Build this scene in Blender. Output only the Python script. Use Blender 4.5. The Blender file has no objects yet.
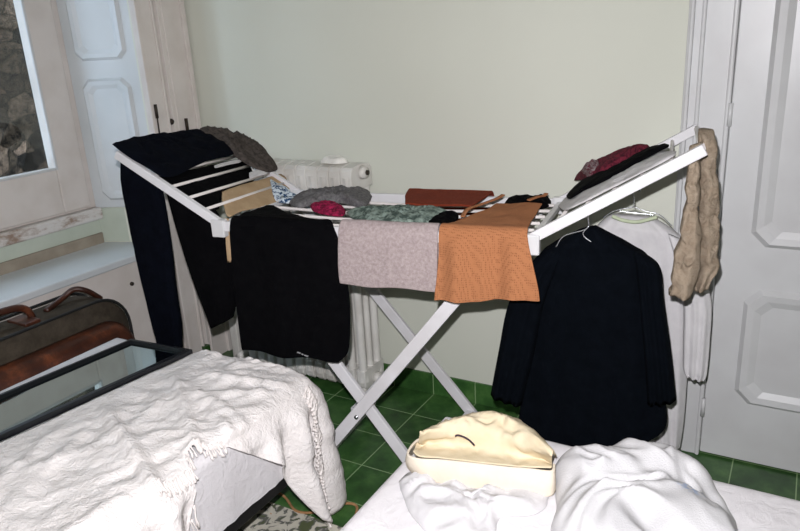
import bpy, bmesh, math, random
from mathutils import Vector, Matrix, noise
random.seed(7)
PI = math.pi
scn = bpy.context.scene
COL = scn.collection

# ------------------------------------------------------------------ camera
FPX, PITCH, ROLL, YAW = 699.2, .3162, -.0562, -.5347
CAM = Vector((1.3004, -2.4358, 1.5041))
Fw = Vector((math.sin(YAW)*math.cos(PITCH), math.cos(YAW)*math.cos(PITCH), -math.sin(PITCH)))
Rt = Vector((math.cos(YAW), -math.sin(YAW), 0)); Up = Rt.cross(Fw)
r_ = Rt*math.cos(ROLL)+Up*math.sin(ROLL); u_ = Up*math.cos(ROLL)-Rt*math.sin(ROLL)
cd = bpy.data.cameras.new('camera'); cam = bpy.data.objects.new('camera', cd); COL.objects.link(cam)
cd.sensor_width = 36; cd.lens = FPX/800*36; cd.clip_start = .02
cam.matrix_world = Matrix(((r_.x, u_.x, -Fw.x, CAM.x), (r_.y, u_.y, -Fw.y, CAM.y), (r_.z, u_.z, -Fw.z, CAM.z), (0, 0, 0, 1)))
scn.camera = cam

# ------------------------------------------------------------------ world, lights, exposure
w = bpy.data.worlds.new('sky'); scn.world = w; w.use_nodes = True
bg = w.node_tree.nodes['Background']; bg.inputs[0].default_value = (.62, .8, 1, 1); bg.inputs[1].default_value = 5.0
def light(name, kind, loc, energy, color, size, rot=None):
    d = bpy.data.lights.new(name, kind); d.energy = energy; d.color = color
    if kind == 'AREA': d.size = size
    else: d.shadow_soft_size = size
    o = bpy.data.objects.new(name, d); COL.objects.link(o); o.location = loc
    if rot: o.rotation_euler = rot
    return o
# the on-camera flash that lit the photograph, just above the lens
fl = light('camera_flash', 'SPOT', CAM+u_*.1-r_*.03+Fw*.02, 205, (.98, .96, 1.0), .012)
fl.rotation_euler = (Fw-u_*.14-r_*.0).to_track_quat('-Z', 'Y').to_euler(); fl.data.spot_size = math.radians(126); fl.data.spot_blend = 1
# daylight portal in the window opening
pt = light('window_portal', 'AREA', (-1.52, -1.05, 1.5), 1, (1, 1, 1), 1, (0, PI/2, 0))
pt.data.shape = 'RECTANGLE'; pt.data.size = 1.3; pt.data.size_y = 1.2; pt.data.cycles.is_portal = True
pt.rotation_euler = (0, -PI/2, 0)
scn.view_settings.view_transform = 'Standard'; scn.view_settings.look = 'None'
scn.view_settings.gamma = 1; scn.view_settings.use_curve_mapping = False
scn.view_settings.exposure = 0.0

# ------------------------------------------------------------------ helpers: coordinates
def ray(px, py): return r_*((px-400)/FPX)-u_*((py-265.5)/FPX)+Fw
def PZ(px, py, z):
    d = ray(px, py); return CAM+d*((z-CAM.z)/d.z)
TH = .155; OX = Vector((.153, -.714, 0)); E1 = Vector((math.cos(TH), math.sin(TH), 0)); E2 = Vector((-math.sin(TH), math.cos(TH), 0))
AA, WW = .517, .547
AL, AR, WL_, WR_ = .539, .53, .441, .496
def HZ(t): return .957-.02*t/WW
def G(s, t, z): return OX+E1*s+E2*t+Vector((0, 0, z))
def st(p): q = p-OX; return q.dot(E1), q.dot(E2)
def PT(px, py, t):           # point of the vertical plane t=const of the rack
    d = ray(px, py); k = (t-(CAM-OX).dot(E2))/d.dot(E2); return CAM+d*k
def wz(s, t):                # height of the rack surface, wings included
    z = HZ(t)
    if s > AA: z += math.tan(AR)*(s-AA)
    if s < -AA: z += math.tan(AL)*(-s-AA)
    return z
def PW(px, py, sg, dz=0):
    ang = AR if sg > 0 else AL
    n = E1*(-math.tan(ang)*sg)+Vector((0, 0, 1)); P0 = G(sg*AA, 0, .95+dz); d = ray(px, py)
    return CAM+d*((P0-CAM).dot(n)/d.dot(n))

# ------------------------------------------------------------------ helpers: materials
def lin(c):
    c = c/255
    return c/12.92 if c <= .04045 else ((c+.055)/1.055)**2.4
def rgb(r, g, b): return (lin(r), lin(g), lin(b), 1)
def newmat(name):
    m = bpy.data.materials.new(name); m.use_nodes = True
    nt = m.node_tree; return m, nt, nt.nodes['Principled BSDF']
def N(nt, t, **k):
    n = nt.nodes.new(t)
    for a, b in k.items():
        if a.startswith('_'): setattr(n, a[1:], b)
        else: n.inputs[a.replace('9', ' ')].default_value = b
    return n
def coords(nt, kind='Object', scale=(1, 1, 1)):
    tc = nt.nodes.new('ShaderNodeTexCoord'); mp = nt.nodes.new('ShaderNodeMapping'); mp.inputs['Scale'].default_value = scale
    nt.links.new(tc.outputs[kind], mp.inputs[0]); return mp.outputs[0]
def ramp(nt, fac, stops):
    r = nt.nodes.new('ShaderNodeValToRGB'); el = r.color_ramp.elements
    while len(el) < len(stops): el.new(.5)
    for e, (p, c) in zip(el, stops): e.position = p; e.color = c
    nt.links.new(fac, r.inputs[0]); return r.outputs[0]
def bump(nt, bs, h, strength=.3, dist=.002):
    b = nt.nodes.new('ShaderNodeBump'); b.inputs['Strength'].default_value = strength; b.inputs['Distance'].default_value = dist
    nt.links.new(h, b.inputs['Height']); nt.links.new(b.outputs[0], bs.inputs['Normal'])
def plain(name, c, rough=.5, c2=None, scale=6, bs_=0, metal=0, detail=4, spec=.5):
    m, nt, bs = newmat(name); bs.inputs['Roughness'].default_value = rough; bs.inputs['Metallic'].default_value = metal
    bs.inputs['Specular IOR Level'].default_value = spec
    n = N(nt, 'ShaderNodeTexNoise', Scale=scale, Detail=detail); nt.links.new(coords(nt), n.inputs['Vector'])
    c2 = c2 or tuple(x*.88 for x in c[:3])+(1,)
    nt.links.new(ramp(nt, n.outputs[0], [(.35, c2), (.6, c)]), bs.inputs['Base Color'])
    if bs_: bump(nt, bs, n.outputs[0], bs_)
    return m
def fabric(name, c, c2=None, weave=900, mottle=25, contrast=(.35, .65), bstr=.35, rough=.95, wr=0):
    m, nt, bs = newmat(name); bs.inputs['Roughness'].default_value = rough; bs.inputs['Specular IOR Level'].default_value = .15
    co = coords(nt)
    n = N(nt, 'ShaderNodeTexNoise', Scale=mottle, Detail=6, Roughness=.7); nt.links.new(co, n.inputs['Vector'])
    c2 = c2 or tuple(x*.8 for x in c[:3])+(1,)
    nt.links.new(ramp(nt, n.outputs[0], [(contrast[0], c2), (contrast[1], c)]), bs.inputs['Base Color'])
    v = N(nt, 'ShaderNodeTexNoise', Scale=weave, Detail=2); nt.links.new(co, v.inputs['Vector'])
    if wr:
        k = N(nt, 'ShaderNodeTexNoise', Scale=wr, Detail=3, Distortion=1.5); nt.links.new(co, k.inputs['Vector'])
        mx = N(nt, 'ShaderNodeMath', _operation='MULTIPLY_ADD'); nt.links.new(k.outputs[0], mx.inputs[0]); mx.inputs[1].default_value = 3; nt.links.new(v.outputs[0], mx.inputs[2])
        bump(nt, bs, mx.outputs[0], bstr, .004)
    else: bump(nt, bs, v.outputs[0], bstr, .002)
    if max(c[:3]) < .02: bs.inputs['Specular IOR Level'].default_value = .05
    return m

M = {}
def wallmat(name, c, c2, sc=1.2):
    m, nt, bs = newmat(name); bs.inputs['Roughness'].default_value = .75
    co = coords(nt)
    n = N(nt, 'ShaderNodeTexNoise', Scale=sc, Detail=3); nt.links.new(co, n.inputs['Vector'])
    nt.links.new(ramp(nt, n.outputs[0], [(.3, c2), (.7, c)]), bs.inputs['Base Color'])
    n2 = N(nt, 'ShaderNodeTexNoise', Scale=60, Detail=4); nt.links.new(co, n2.inputs['Vector']); bump(nt, bs, n2.outputs[0], .12)
    return m
M['wall'] = wallmat('green_wall_paint', rgb(216, 218, 205), rgb(211, 213, 200))
M['ceil'] = wallmat('ceiling_paint', rgb(225, 224, 215), rgb(220, 219, 210))
M['white'] = plain('white_gloss_paint', rgb(207, 208, 208), .35, rgb(200, 200, 200), 5, .05)
M['trim'] = plain('cream_trim_paint', rgb(218, 211, 205), .4, rgb(210, 202, 195), 8, .05)
M['shut'] = plain('pale_shutter_paint', rgb(208, 212, 214), .4, rgb(200, 205, 207), 4, .05)
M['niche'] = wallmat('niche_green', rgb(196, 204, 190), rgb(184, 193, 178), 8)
def dirty():
    m, nt, bs = newmat('worn_ledge_paint'); bs.inputs['Roughness'].default_value = .5
    n = N(nt, 'ShaderNodeTexNoise', Scale=14, Detail=8, Roughness=.7); nt.links.new(coords(nt, 'Object', (1, .4, 1)), n.inputs['Vector'])
    nt.links.new(ramp(nt, n.outputs[0], [(.38, rgb(150, 128, 112)), (.5, rgb(212, 208, 203)), (.8, rgb(222, 222, 222))]), bs.inputs['Base Color'])
    return m
M['dirty'] = dirty()
M['brown_strip'] = plain('brown_strip_paint', rgb(160, 150, 134), .7, rgb(140, 130, 115), 9)  # mottled brown tone of the low strip at the back of the recess
M['rack'] = plain('white_rack_enamel', rgb(225, 224, 226), .35, rgb(215, 213, 214), 8)
M['rod'] = plain('white_plastic_rod', rgb(232, 226, 222), .4)
M['jt'] = plain('white_plastic_joint', rgb(220, 220, 220), .4)
M['dark'] = plain('black_rubber', rgb(22, 22, 22), .6)
M['radi'] = plain('radiator_enamel', rgb(222, 220, 214), .4, rgb(200, 196, 188), 7, .05)
M['steel'] = plain('steel_wire', rgb(205, 208, 212), .25, metal=.85)
M['brassy'] = plain('aged_metal', rgb(60, 52, 44), .5, metal=.6)

def tilemat(name, base):
    m, nt, bs = newmat(name); bs.inputs['Roughness'].default_value = .4
    co = coords(nt, 'Object')
    sp = nt.nodes.new('ShaderNodeSeparateXYZ'); nt.links.new(co, sp.inputs[0])
    def grout(o):
        a = N(nt, 'ShaderNodeMath', _operation='MULTIPLY'); nt.links.new(o, a.inputs[0]); a.inputs[1].default_value = 5
        f = N(nt, 'ShaderNodeMath', _operation='FRACT'); nt.links.new(a.outputs[0], f.inputs[0])
        s = N(nt, 'ShaderNodeMath', _operation='SUBTRACT'); nt.links.new(f.outputs[0], s.inputs[0]); s.inputs[1].default_value = .5
        b = N(nt, 'ShaderNodeMath', _operation='ABSOLUTE'); nt.links.new(s.outputs[0], b.inputs[0])
        g = N(nt, 'ShaderNodeMath', _operation='GREATER_THAN'); nt.links.new(b.outputs[0], g.inputs[0]); g.inputs[1].default_value = .4905
        fl = N(nt, 'ShaderNodeMath', _operation='FLOOR'); nt.links.new(a.outputs[0], fl.inputs[0])
        return g.outputs[0], fl.outputs[0]
    gx, fx = grout(sp.outputs[0])
    gy, fy = grout(sp.outputs[2 if base else 1])
    n = N(nt, 'ShaderNodeTexNoise', Scale=9, Detail=8, Roughness=.65); nt.links.new(co, n.inputs['Vector'])
    col = ramp(nt, n.outputs[0], [(.3, rgb(32, 60, 28)), (.5, rgb(52, 90, 42)), (.7, rgb(80, 118, 62))])
    wn = N(nt, 'ShaderNodeTexWhiteNoise', _noise_dimensions='2D'); cb = nt.nodes.new('ShaderNodeCombineXYZ'); nt.links.new(fx, cb.inputs[0]); nt.links.new(fy, cb.inputs[1]); nt.links.new(cb.outputs[0], wn.inputs['Vector'])
    hs = nt.nodes.new('ShaderNodeHueSaturation'); nt.links.new(col, hs.inputs['Color'])
    mr = nt.nodes.new('ShaderNodeMapRange'); nt.links.new(wn.outputs[0], mr.inputs[0]); mr.inputs[3].default_value = .8; mr.inputs[4].default_value = 1.15; nt.links.new(mr.outputs[0], hs.inputs['Value'])
    mx = N(nt, 'ShaderNodeMath', _operation='MAXIMUM'); nt.links.new(gx, mx.inputs[0])
    if base: mx.inputs[1].default_value = 0
    else: nt.links.new(gy, mx.inputs[1])
    mix = nt.nodes.new('ShaderNodeMix'); mix.data_type = 'RGBA'; nt.links.new(mx.outputs[0], mix.inputs[0]); nt.links.new(hs.outputs[0], mix.inputs[6]); mix.inputs[7].default_value = rgb(140, 165, 120)
    nt.links.new(mix.outputs[2], bs.inputs['Base Color'])
    n2 = N(nt, 'ShaderNodeTexNoise', Scale=22, Detail=3); nt.links.new(co, n2.inputs['Vector']); bump(nt, bs, n2.outputs[0], .25)
    return m
M['tile'] = tilemat('green_floor_tiles', False); M['btile'] = tilemat('green_skirting_tiles', True)

def rockmat():
    m, nt, bs = newmat('rough_rubble_stone'); bs.inputs['Roughness'].default_value = 1; bs.inputs['Specular IOR Level'].default_value = .1
    co = coords(nt, 'Object')
    n0 = N(nt, 'ShaderNodeTexNoise', Scale=3, Detail=5); nt.links.new(co, n0.inputs['Vector'])
    ad = nt.nodes.new('ShaderNodeMixRGB'); ad.blend_type = 'ADD'; ad.inputs[0].default_value = .15; nt.links.new(co, ad.inputs[1]); nt.links.new(n0.outputs['Color'], ad.inputs[2])
    v = N(nt, 'ShaderNodeTexVoronoi', Scale=7, _feature='DISTANCE_TO_EDGE'); nt.links.new(ad.outputs[0], v.inputs['Vector'])
    v2 = N(nt, 'ShaderNodeTexVoronoi', Scale=7); nt.links.new(ad.outputs[0], v2.inputs['Vector'])
    bw = nt.nodes.new('ShaderNodeRGBToBW'); nt.links.new(v2.outputs['Color'], bw.inputs[0])
    c = ramp(nt, bw.outputs[0], [(.2, rgb(54, 46, 38)), (.5, rgb(98, 82, 66)), (.8, rgb(164, 136, 114))])
    n = N(nt, 'ShaderNodeTexNoise', Scale=18, Detail=10, Roughness=.9); nt.links.new(co, n.inputs['Vector'])
    d = ramp(nt, n.outputs[0], [(.42, (.05, .05, .045, 1)), (.62, (1, 1, 1, 1))])
    e = ramp(nt, v.outputs[0], [(0, (.1, .1, .08, 1)), (.06, (1, 1, 1, 1))])
    a = nt.nodes.new('ShaderNodeMixRGB'); a.blend_type = 'MULTIPLY'; a.inputs[0].default_value = 1; nt.links.new(c, a.inputs[1]); nt.links.new(d, a.inputs[2])
    b = nt.nodes.new('ShaderNodeMixRGB'); b.blend_type = 'MULTIPLY'; b.inputs[0].default_value = .9; nt.links.new(a.outputs[0], b.inputs[1]); nt.links.new(e, b.inputs[2])
    nt.links.new(b.outputs[0], bs.inputs['Base Color']); bump(nt, bs, n.outputs[0], 1, .05)
    return m
M['rock'] = rockmat()
def glassmat():
    m, nt, bs = newmat('window_glass'); out = nt.nodes['Material Output']
    t = nt.nodes.new('ShaderNodeBsdfTransparent'); g = nt.nodes.new('ShaderNodeBsdfGlossy'); g.inputs['Roughness'].default_value = .02
    x = nt.nodes.new('ShaderNodeMixShader'); x.inputs[0].default_value = .05
    nt.links.new(t.outputs[0], x.inputs[1]); nt.links.new(g.outputs[0], x.inputs[2]); nt.links.new(x.outputs[0], out.inputs[0]); return m
M['glass'] = glassmat()
def mirrormat():
    m, nt, bs = newmat('mirror_glass'); bs.inputs['Base Color'].default_value = rgb(176, 190, 188); bs.inputs['Metallic'].default_value = 1; bs.inputs['Roughness'].default_value = .03
    return m
M['mirror'] = mirrormat()

# ------------------------------------------------------------------ helpers: meshes
def obj(name, bm, m, parent=None, smooth=True, mods=None):
    me = bpy.data.meshes.new(name); bmesh.ops.recalc_face_normals(bm, faces=bm.faces[:]) if not getattr(bm, 'keep', 0) else None
    bm.to_mesh(me); bm.free()
    for p in me.polygons: p.use_smooth = smooth
    o = bpy.data.objects.new(name, me); COL.objects.link(o)
    for q in (m if isinstance(m, (list, tuple)) else [m]): me.materials.append(q)
    if parent is not None:
        o.parent = parent; o.matrix_parent_inverse = parent.matrix_world.inverted()
    for k in (mods or []):
        if k[0] == 'bevel':
            b = o.modifiers.new('bevel', 'BEVEL'); b.width = k[1]; b.segments = k[2]; b.limit_method = 'ANGLE'; b.harden_normals = False
        if k[0] == 'solid':
            b = o.modifiers.new('solidify', 'SOLIDIFY'); b.thickness = k[1]; b.offset = k[2]
        if k[0] == 'sub':
            b = o.modifiers.new('subdivision', 'SUBSURF'); b.levels = k[1]; b.render_levels = k[1]
    return o
def thing(name, label, cat, loc=(0, 0, 0), group=None):
    o = bpy.data.objects.new(name, None); COL.objects.link(o); o.location = loc; o.empty_display_size = .05
    bpy.context.view_layer.update()
    return tag(o, label, cat, group)
def tag(o, label, cat, group=None):
    o['label'] = label; o['category'] = cat
    if group: o['group'] = group
    return o
def struct(name, bm, m, parent=None, smooth=False, mods=None):
    o = obj(name, bm, m, parent, smooth, mods)
    if parent is None: o['kind'] = 'structure'
    return o
def box(bm, a, b, mat=None, mi=0):
    a, b = Vector(a), Vector(b); c = (a+b)/2; d = b-a
    vs = bmesh.ops.create_cube(bm, size=1)['verts']
    for v in vs:
        v.co = Vector((v.co.x*d.x, v.co.y*d.y, v.co.z*d.z))+c
        if mat: v.co = mat @ v.co
    for f in {f for v in vs for f in v.link_faces}: f.material_index = mi
    return vs
def prism(bm, poly, z0, z1):
    a = [bm.verts.new((x, y, z0)) for x, y in poly]; b = [bm.verts.new((x, y, z1)) for x, y in poly]; n = len(poly)
    bm.faces.new(a); bm.faces.new(b)
    for k in range(n): bm.faces.new((a[k], a[(k+1) % n], b[(k+1) % n], b[k]))
def beam(bm, p, q, w_, h_, side):   # rectangular bar from p to q; w_ along 'side', h_ across
    p, q = Vector(p), Vector(q); d = (q-p).normalized(); s = Vector(side); s = (s-d*s.dot(d)).normalized(); n = d.cross(s)
    vs = [bm.verts.new(e+s*(a*w_/2)+n*(b*h_/2)) for e in (p, q) for a, b in ((-1, -1), (1, -1), (1, 1), (-1, 1))]
    for f in ((0, 1, 2, 3), (7, 6, 5, 4), (0, 4, 5, 1), (1, 5, 6, 2), (2, 6, 7, 3), (3, 7, 4, 0)): bm.faces.new([vs[i] for i in f])
def smooth_path(pts, n=6):
    pts = [Vector(p) for p in pts]; out = []
    for i in range(len(pts)-1):
        p0 = pts[max(i-1, 0)]; p1 = pts[i]; p2 = pts[i+1]; p3 = pts[min(i+2, len(pts)-1)]
        for k in range(n):
            t = k/n
            out.append(.5*((2*p1)+(p2-p0)*t+(2*p0-5*p1+4*p2-p3)*t*t+(3*p1-p0-3*p2+p3)*t**3))
    out.append(pts[-1]); return out
def tube(bm, pts, r, seg=8, cap=True, rf=None):
    pts = [Vector(p) for p in pts]; rings = []; up = None
    for i, p in enumerate(pts):
        d = (pts[min(i+1, len(pts)-1)]-pts[max(i-1, 0)]).normalized()
        if up is None: up = Vector((0, 0, 1)) if abs(d.z) < .9 else Vector((1, 0, 0))
        a = d.cross(up)
        if a.length < 1e-4: a = d.orthogonal()
        a.normalize(); b = a.cross(d).normalized(); up = b
        rr = r*(rf(i/(len(pts)-1)) if rf else 1)
        rings.append([bm.verts.new(p+a*(math.cos(2*PI*k/seg)*rr)+b*(math.sin(2*PI*k/seg)*rr)) for k in range(seg)])
    for A, B in zip(rings, rings[1:]):
        for k in range(seg): bm.faces.new((A[k], A[(k+1) % seg], B[(k+1) % seg], B[k]))
    if cap: bm.faces.new(rings[0]); bm.faces.new(rings[-1])
def ribbon(bm, pts, wd, th):
    pts = smooth_path(pts, 6)
    for a, b in zip(pts, pts[1:]):
        d = (b-a); beam(bm, a-d*.1, b+d*.1, wd, th, d.cross(Vector((0, 0, 1))))
def gridmesh(rows, closed=False):
    bm = bmesh.new(); V = [[bm.verts.new(p) for p in r] for r in rows]; n = len(rows[0])
    for A, B in zip(V, V[1:]):
        for k in range(n if closed else n-1): bm.faces.new((A[k], A[(k+1) % n], B[(k+1) % n], B[k]))
    return bm
def fb(p, sc, oct=3, seed=0):
    q = Vector(p)*sc+Vector((seed*3.1, seed*1.7, seed*2.3)); a = 1; t = 0
    for _ in range(oct): t += a*noise.noise(q); q = q*2.03; a *= .5
    return t
def ridge(p, sc, seed=0):
    q = Vector(p)*sc+Vector((seed*3.1, seed*1.7, seed*2.3)); q += Vector((noise.noise(q*.7), noise.noise(q*.7+Vector((5, 5, 5))), 0))*.8
    return (1-abs(noise.noise(q))*2.2)+.4*(1-abs(noise.noise(q*2.1))*2.2)
def lerp(a, b, t): return a+(b-a)*t
def interp(xs, x):
    for (a, fa), (b, fb_) in zip(xs, xs[1:]):
        if x <= b: return lerp(fa, fb_, max(0, (x-a)/(b-a)))
    return xs[-1][1]

# cloth that hangs over a rail: profile rows (t, z, s_left, s_right)
def drape(name, prof, mat, parent=None, amp=.008, freq=26, seed=1, thick=.003, ncol=44, hem=.004, lump=.003, tilt=0):
    P = smooth_path([(a, b, 0) for a, b, _, _ in prof], 7); SL = smooth_path([(c, d, 0) for _, _, c, d in prof], 7)
    rows = []; top = max(p[1] for p in prof)
    for i, (p, s) in enumerate(zip(P, SL)):
        row = []
        nrm = (P[min(i+1, len(P)-1)]-P[max(i-1, 0)]); nrm = Vector((-nrm.y, nrm.x)).normalized()
        for k in range(ncol):
            u = k/(ncol-1); ss = lerp(s.x, s.y, u); hang = max(0, top-p.y)
            f = amp*min(1, hang/.08)*(math.sin(freq*ss+seed+hang*3)+.5*math.sin(freq*2.3*ss+seed*2))
            f += lump*fb((ss, p.x*1.0, p.y), 14, 3, seed)
            z = p.y+nrm.y*f*(0 if hang > .03 else 1)
            z += tilt*u*min(1, hang/.2)*(1 if p.x < .02 else 0)
            if i < 7 or i > len(P)-8: z += hem*math.sin(ss*31+seed)*(1 if i in (0, len(P)-1) else .6)
            row.append(G(ss, p.x+(f if p.x < .25 and hang > .03 else f*.3), z))
        rows.append(row)
    return obj(name, gridmesh(rows), mat, parent, True, [('solid', thick, 0), ('sub', 1)])

# hanging tube of cloth (leg, sleeve, body): rows ((pxL,pyL),(pxR,pyR)) on the rack's vertical plane t
def hangtube(name, rows, t0, thick, mat, parent=None, seed=1, amp=.006, n=40, fold=7, wr=.003, t1=None, capped=True, crum=0):
    L = [PT(*a, t0 if t1 is None else lerp(t0, t1, i/(len(rows)-1))) for i, (a, b) in enumerate(rows)]
    R = [PT(*b, t0 if t1 is None else lerp(t0, t1, i/(len(rows)-1))) for i, (a, b) in enumerate(rows)]
    L = smooth_path(L, 6); R = smooth_path(R, 6); out = []; m = len(L)
    for i, (a, b) in enumerate(zip(L, R)):
        v = i/(m-1); ring = []; ee = min(1, 4*v+.35)
        for k in range(n):
            an = 2*PI*k/n; u = .5-.5*math.cos(an); side = -math.sin(an)
            p = a.lerp(b, u)
            side_ = (1 if side >= 0 else -1)*abs(side)**.6
            off = side_*thick*ee
            off += amp*(.3+v)*math.sin(fold*2*PI*u+seed+1.3*v)*abs(side)**.5
            off += wr*ridge((p.x, p.y, p.z), 12, seed)*(-1 if side < 0 else .5)*abs(side)**.5
            if crum: off += crum*(ridge((p.x, p.y+(.3 if side < 0 else 0), p.z), 26, seed)*(-1 if side < 0 else 1)); p = p+E1*(crum*.9*fb((p.x, p.y, p.z), 22, 3, seed+4))
            ring.append(p+E2*off)
        out.append(ring)
    bm = gridmesh(out, True)
    if capped:
        bm.verts.ensure_lookup_table()
        bm.faces.new([bm.verts[k] for k in range(n)]); 
        # hem: turn inwards
        last = [bm.verts[(m-1)*n+k] for k in range(n)]; c = sum((v.co for v in last), Vector())/n
        inn = [bm.verts.new(c.lerp(v.co, .8)+Vector((0, 0, .012))) for v in last]
        for k in range(n): bm.faces.new((last[k], last[(k+1) % n], inn[(k+1) % n], inn[k]))
        bm.faces.new(inn)
    return obj(name, bm, mat, parent, True)

# crumpled cloth lying on a surface: closed outline of world points, base height from fn
def heap(name, outline, base, height, mat, parent=None, seed=1, sc=14, wr=.5, nr=16, na=72, edge=.35, flat=.0):
    pts = [Vector((p[0], p[1], 0)) for p in outline]; c = sum(pts, Vector())/len(pts)
    loop = smooth_path(pts+[pts[0]], 8)[:-1]; m = len(loop)
    ring_src = [loop[int(i*m/na) % m].lerp(loop[(int(i*m/na)+1) % m], (i*m/na) % 1) for i in range(na)]
    rows = []
    for j in range(nr+1):
        f = 1-j/nr; row = []
        for p in ring_src:
            q = c.lerp(p, f*(1+.03*noise.noise(p*20+Vector((seed, 0, 0)))) if f > 0 else .001)
            h = height*(1-f**(2.2/edge))**.55 if f < 1 else 0
            prof = (1-f**4)**.6 if f < 1 else 0
            rg = ridge((q.x, q.y, seed), sc, seed)
            z = base(q)+.002+height*prof*(1-wr+wr*.75*rg+.25*wr*fb((q.x, q.y, 0), sc*.6, 2, seed))
            row.append(Vector((q.x, q.y, max(z, base(q)+.001))))
        rows.append(row)
    bm = gridmesh(rows, True); bm.verts.ensure_lookup_table()
    bm.faces.new([bm.verts[nr*na+k] for k in range(na)])
    top0 = [bm.verts[k] for k in range(na)]
    bot = [bm.verts.new(Vector((p.x, p.y, base(p)))) for p in rows[0]]
    for k in range(na): bm.faces.new((bot[k], bot[(k+1) % na], top0[(k+1) % na], top0[k]))
    bm.faces.new(bot)
    return obj(name, bm, mat, parent, True)
def rbase(dz=.006):
    def f(q):
        s, t = st(q); return wz(s, t)+dz
    return f
def flat(z): return lambda q: z

# ================================================================== SETTING
LX = -1.21; WX = -1.53   # inner face of the left wall, window recess plane
bm = bmesh.new(); box(bm, (-2.0, -3.6, -.1), (2.6, 0.3, 0)); struct('floor', bm, M['tile'])
bm = bmesh.new(); box(bm, (-2.0, -3.6, 3.6), (2.6, .3, 3.7)); struct('ceiling', bm, M['ceil'])
bm = bmesh.new()
box(bm, (-2.0, 0, 0), (1.05, .2, 3.6)); box(bm, (1.05, 0, 2.15), (1.95, .2, 3.6)); box(bm, (1.95, 0, 0), (2.6, .2, 3.6)); box(bm, (1.05, .1, 0), (1.95, .2, 2.15))
struct('wall_back', bm, M['wall'])
bm = bmesh.new(); box(bm, (2.45, -3.5, 0), (2.6, 0, 3.6)); struct('wall_right', bm, M['wall'])
bm = bmesh.new(); box(bm, (-2.0, -3.6, 0), (2.6, -3.5, 3.6)); struct('wall_front', bm, M['wall'])
# left wall with a deep window recess (y -1.75 .. -.36)
NY0, NY1 = -1.75, -.385
bm = bmesh.new()
prism(bm, [(-1.62, -.385), (-1.53, -.385), (LX, -.277), (LX, 0), (-1.62, 0)], 0, 3.6); box(bm, (-1.6, -.40, 0), (LX-.002, -.2, .62)); box(bm, (-1.62, -3.5, 0), (LX, NY0, 3.6)); box(bm, (-1.62, NY0, 2.6), (LX, NY1+.1, 3.6)); box(bm, (-1.62, NY0, 0), (LX-.03, NY1, .63))
struct('wall_left', bm, M['wall'])
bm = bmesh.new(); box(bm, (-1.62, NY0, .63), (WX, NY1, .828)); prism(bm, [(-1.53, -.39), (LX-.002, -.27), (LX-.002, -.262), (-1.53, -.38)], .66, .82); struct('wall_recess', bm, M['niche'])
# boards of the recess
bm = bmesh.new(); prism(bm, [(WX, NY0+.01), (LX+.012, NY0+.01), (LX+.012, -.27), (LX, -.27), (WX, -.388)], .625, .657); struct('trim_1', bm, M['shut'], mods=[('bevel', .006, 2)])
bm = bmesh.new(); box(bm, (WX, NY0+.01, .657), (WX+.012, NY1-.01, .705)); struct('trim_2', bm, M['brown_strip'])
bm = bmesh.new(); box(bm, (WX-.05, NY0+.01, .770), (WX+.03, NY1+.002, .828)); struct('trim_3', bm, M['dirty'], mods=[('bevel', .012, 3)])
# panel under the sill
bm = bmesh.new(); box(bm, (LX-.03, NY0+.01, 0), (LX, -.27, .625)); struct('trim_4', bm, M['trim'], mods=[('bevel', .003, 1)])
bm = bmesh.new(); vs = bmesh.ops.create_cone(bm, cap_ends=True, segments=16, radius1=.009, radius2=.008, depth=.008)['verts']
for v in vs: v.co = Vector((LX+.004+v.co.z, -.524+v.co.x, .533+v.co.y))
box(bm, (LX+.007, -.530, .5315), (LX+.009, -.518, .5345))
tag(obj('screw', bm, M['brassy']), 'dark round screw head in the cream panel under the window sill', 'screw')
# casing between recess and corner
bm = bmesh.new()
box(bm, (LX-.01, -.285, .0), (LX+.022, -.187, 2.7)); box(bm, (LX, -.287, 0), (LX+.028, -.263, 2.7)); box(bm, (LX, -.202, 0), (LX+.03, -.19, 2.7))
struct('trim_5', bm, M['trim'], mods=[('bevel', .004, 2)])
bm = bmesh.new()
box(bm, (LX, -.175, .0), (LX+.022, -.012, 2.7)); box(bm, (LX, -.173, 0), (LX+.03, -.16, 2.7)); box(bm, (LX, -.143, 0), (LX+.027, -.133, 2.7)); box(bm, (LX, -.035, 0), (LX+.034, -.011, 2.7))
struct('trim_6', bm, M['trim'], mods=[('bevel', .004, 2)])
# skirting tiles
bm = bmesh.new(); box(bm, (LX+.03, -.012, 0), (.93, 0, .098)); struct('baseboard_back', bm, M['btile'], mods=[('bevel', .002, 1)])
bm = bmesh.new(); box(bm, (LX, -.205, 0), (LX+.045, -.172, .098)); struct('baseboard_left', bm, M['btile'])

# window: fixed frame, sash, glass
wn = bpy.data.objects.new('window_1', None); COL.objects.link(wn); wn.location = (WX, -.9, .83); wn['kind'] = 'structure'; bpy.context.view_layer.update()
def ringbox(bm, x0, x1, y0, y1, z0, z1, wd, wb=None):
    wb = wb or wd
    box(bm, (x0, y0, z0), (x1, y0+wd, z1)); box(bm, (x0, y1-wd, z0), (x1, y1, z1)); box(bm, (x0, y0+wd, z0), (x1, y1-wd, z0+wb)); box(bm, (x0, y0+wd, z1-wd), (x1, y1-wd, z1))
bm = bmesh.new(); ringbox(bm, WX-.08, WX+.0, NY0, NY1, .829, 2.6, .055, .01); obj('window_frame', bm, M['trim'], wn, False, [('bevel', .004, 2)])
bm = bmesh.new(); ringbox(bm, WX-.05, WX+.012, NY0+.05, -.425, .839, 2.55, .135, .2)
box(bm, (WX-.05, -1.16, 1.0), (WX+.012, -1.06, 2.5))
obj('sash', bm, M['trim'], wn, False, [('bevel', .008, 3)])
bm = bmesh.new(); ringbox(bm, WX+.006, WX+.016, NY0+.17, -.552, 1.03, 2.43, .014); obj('glazing_bead', bm, M['white'], wn, False, [('bevel', .006, 2)])
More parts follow.
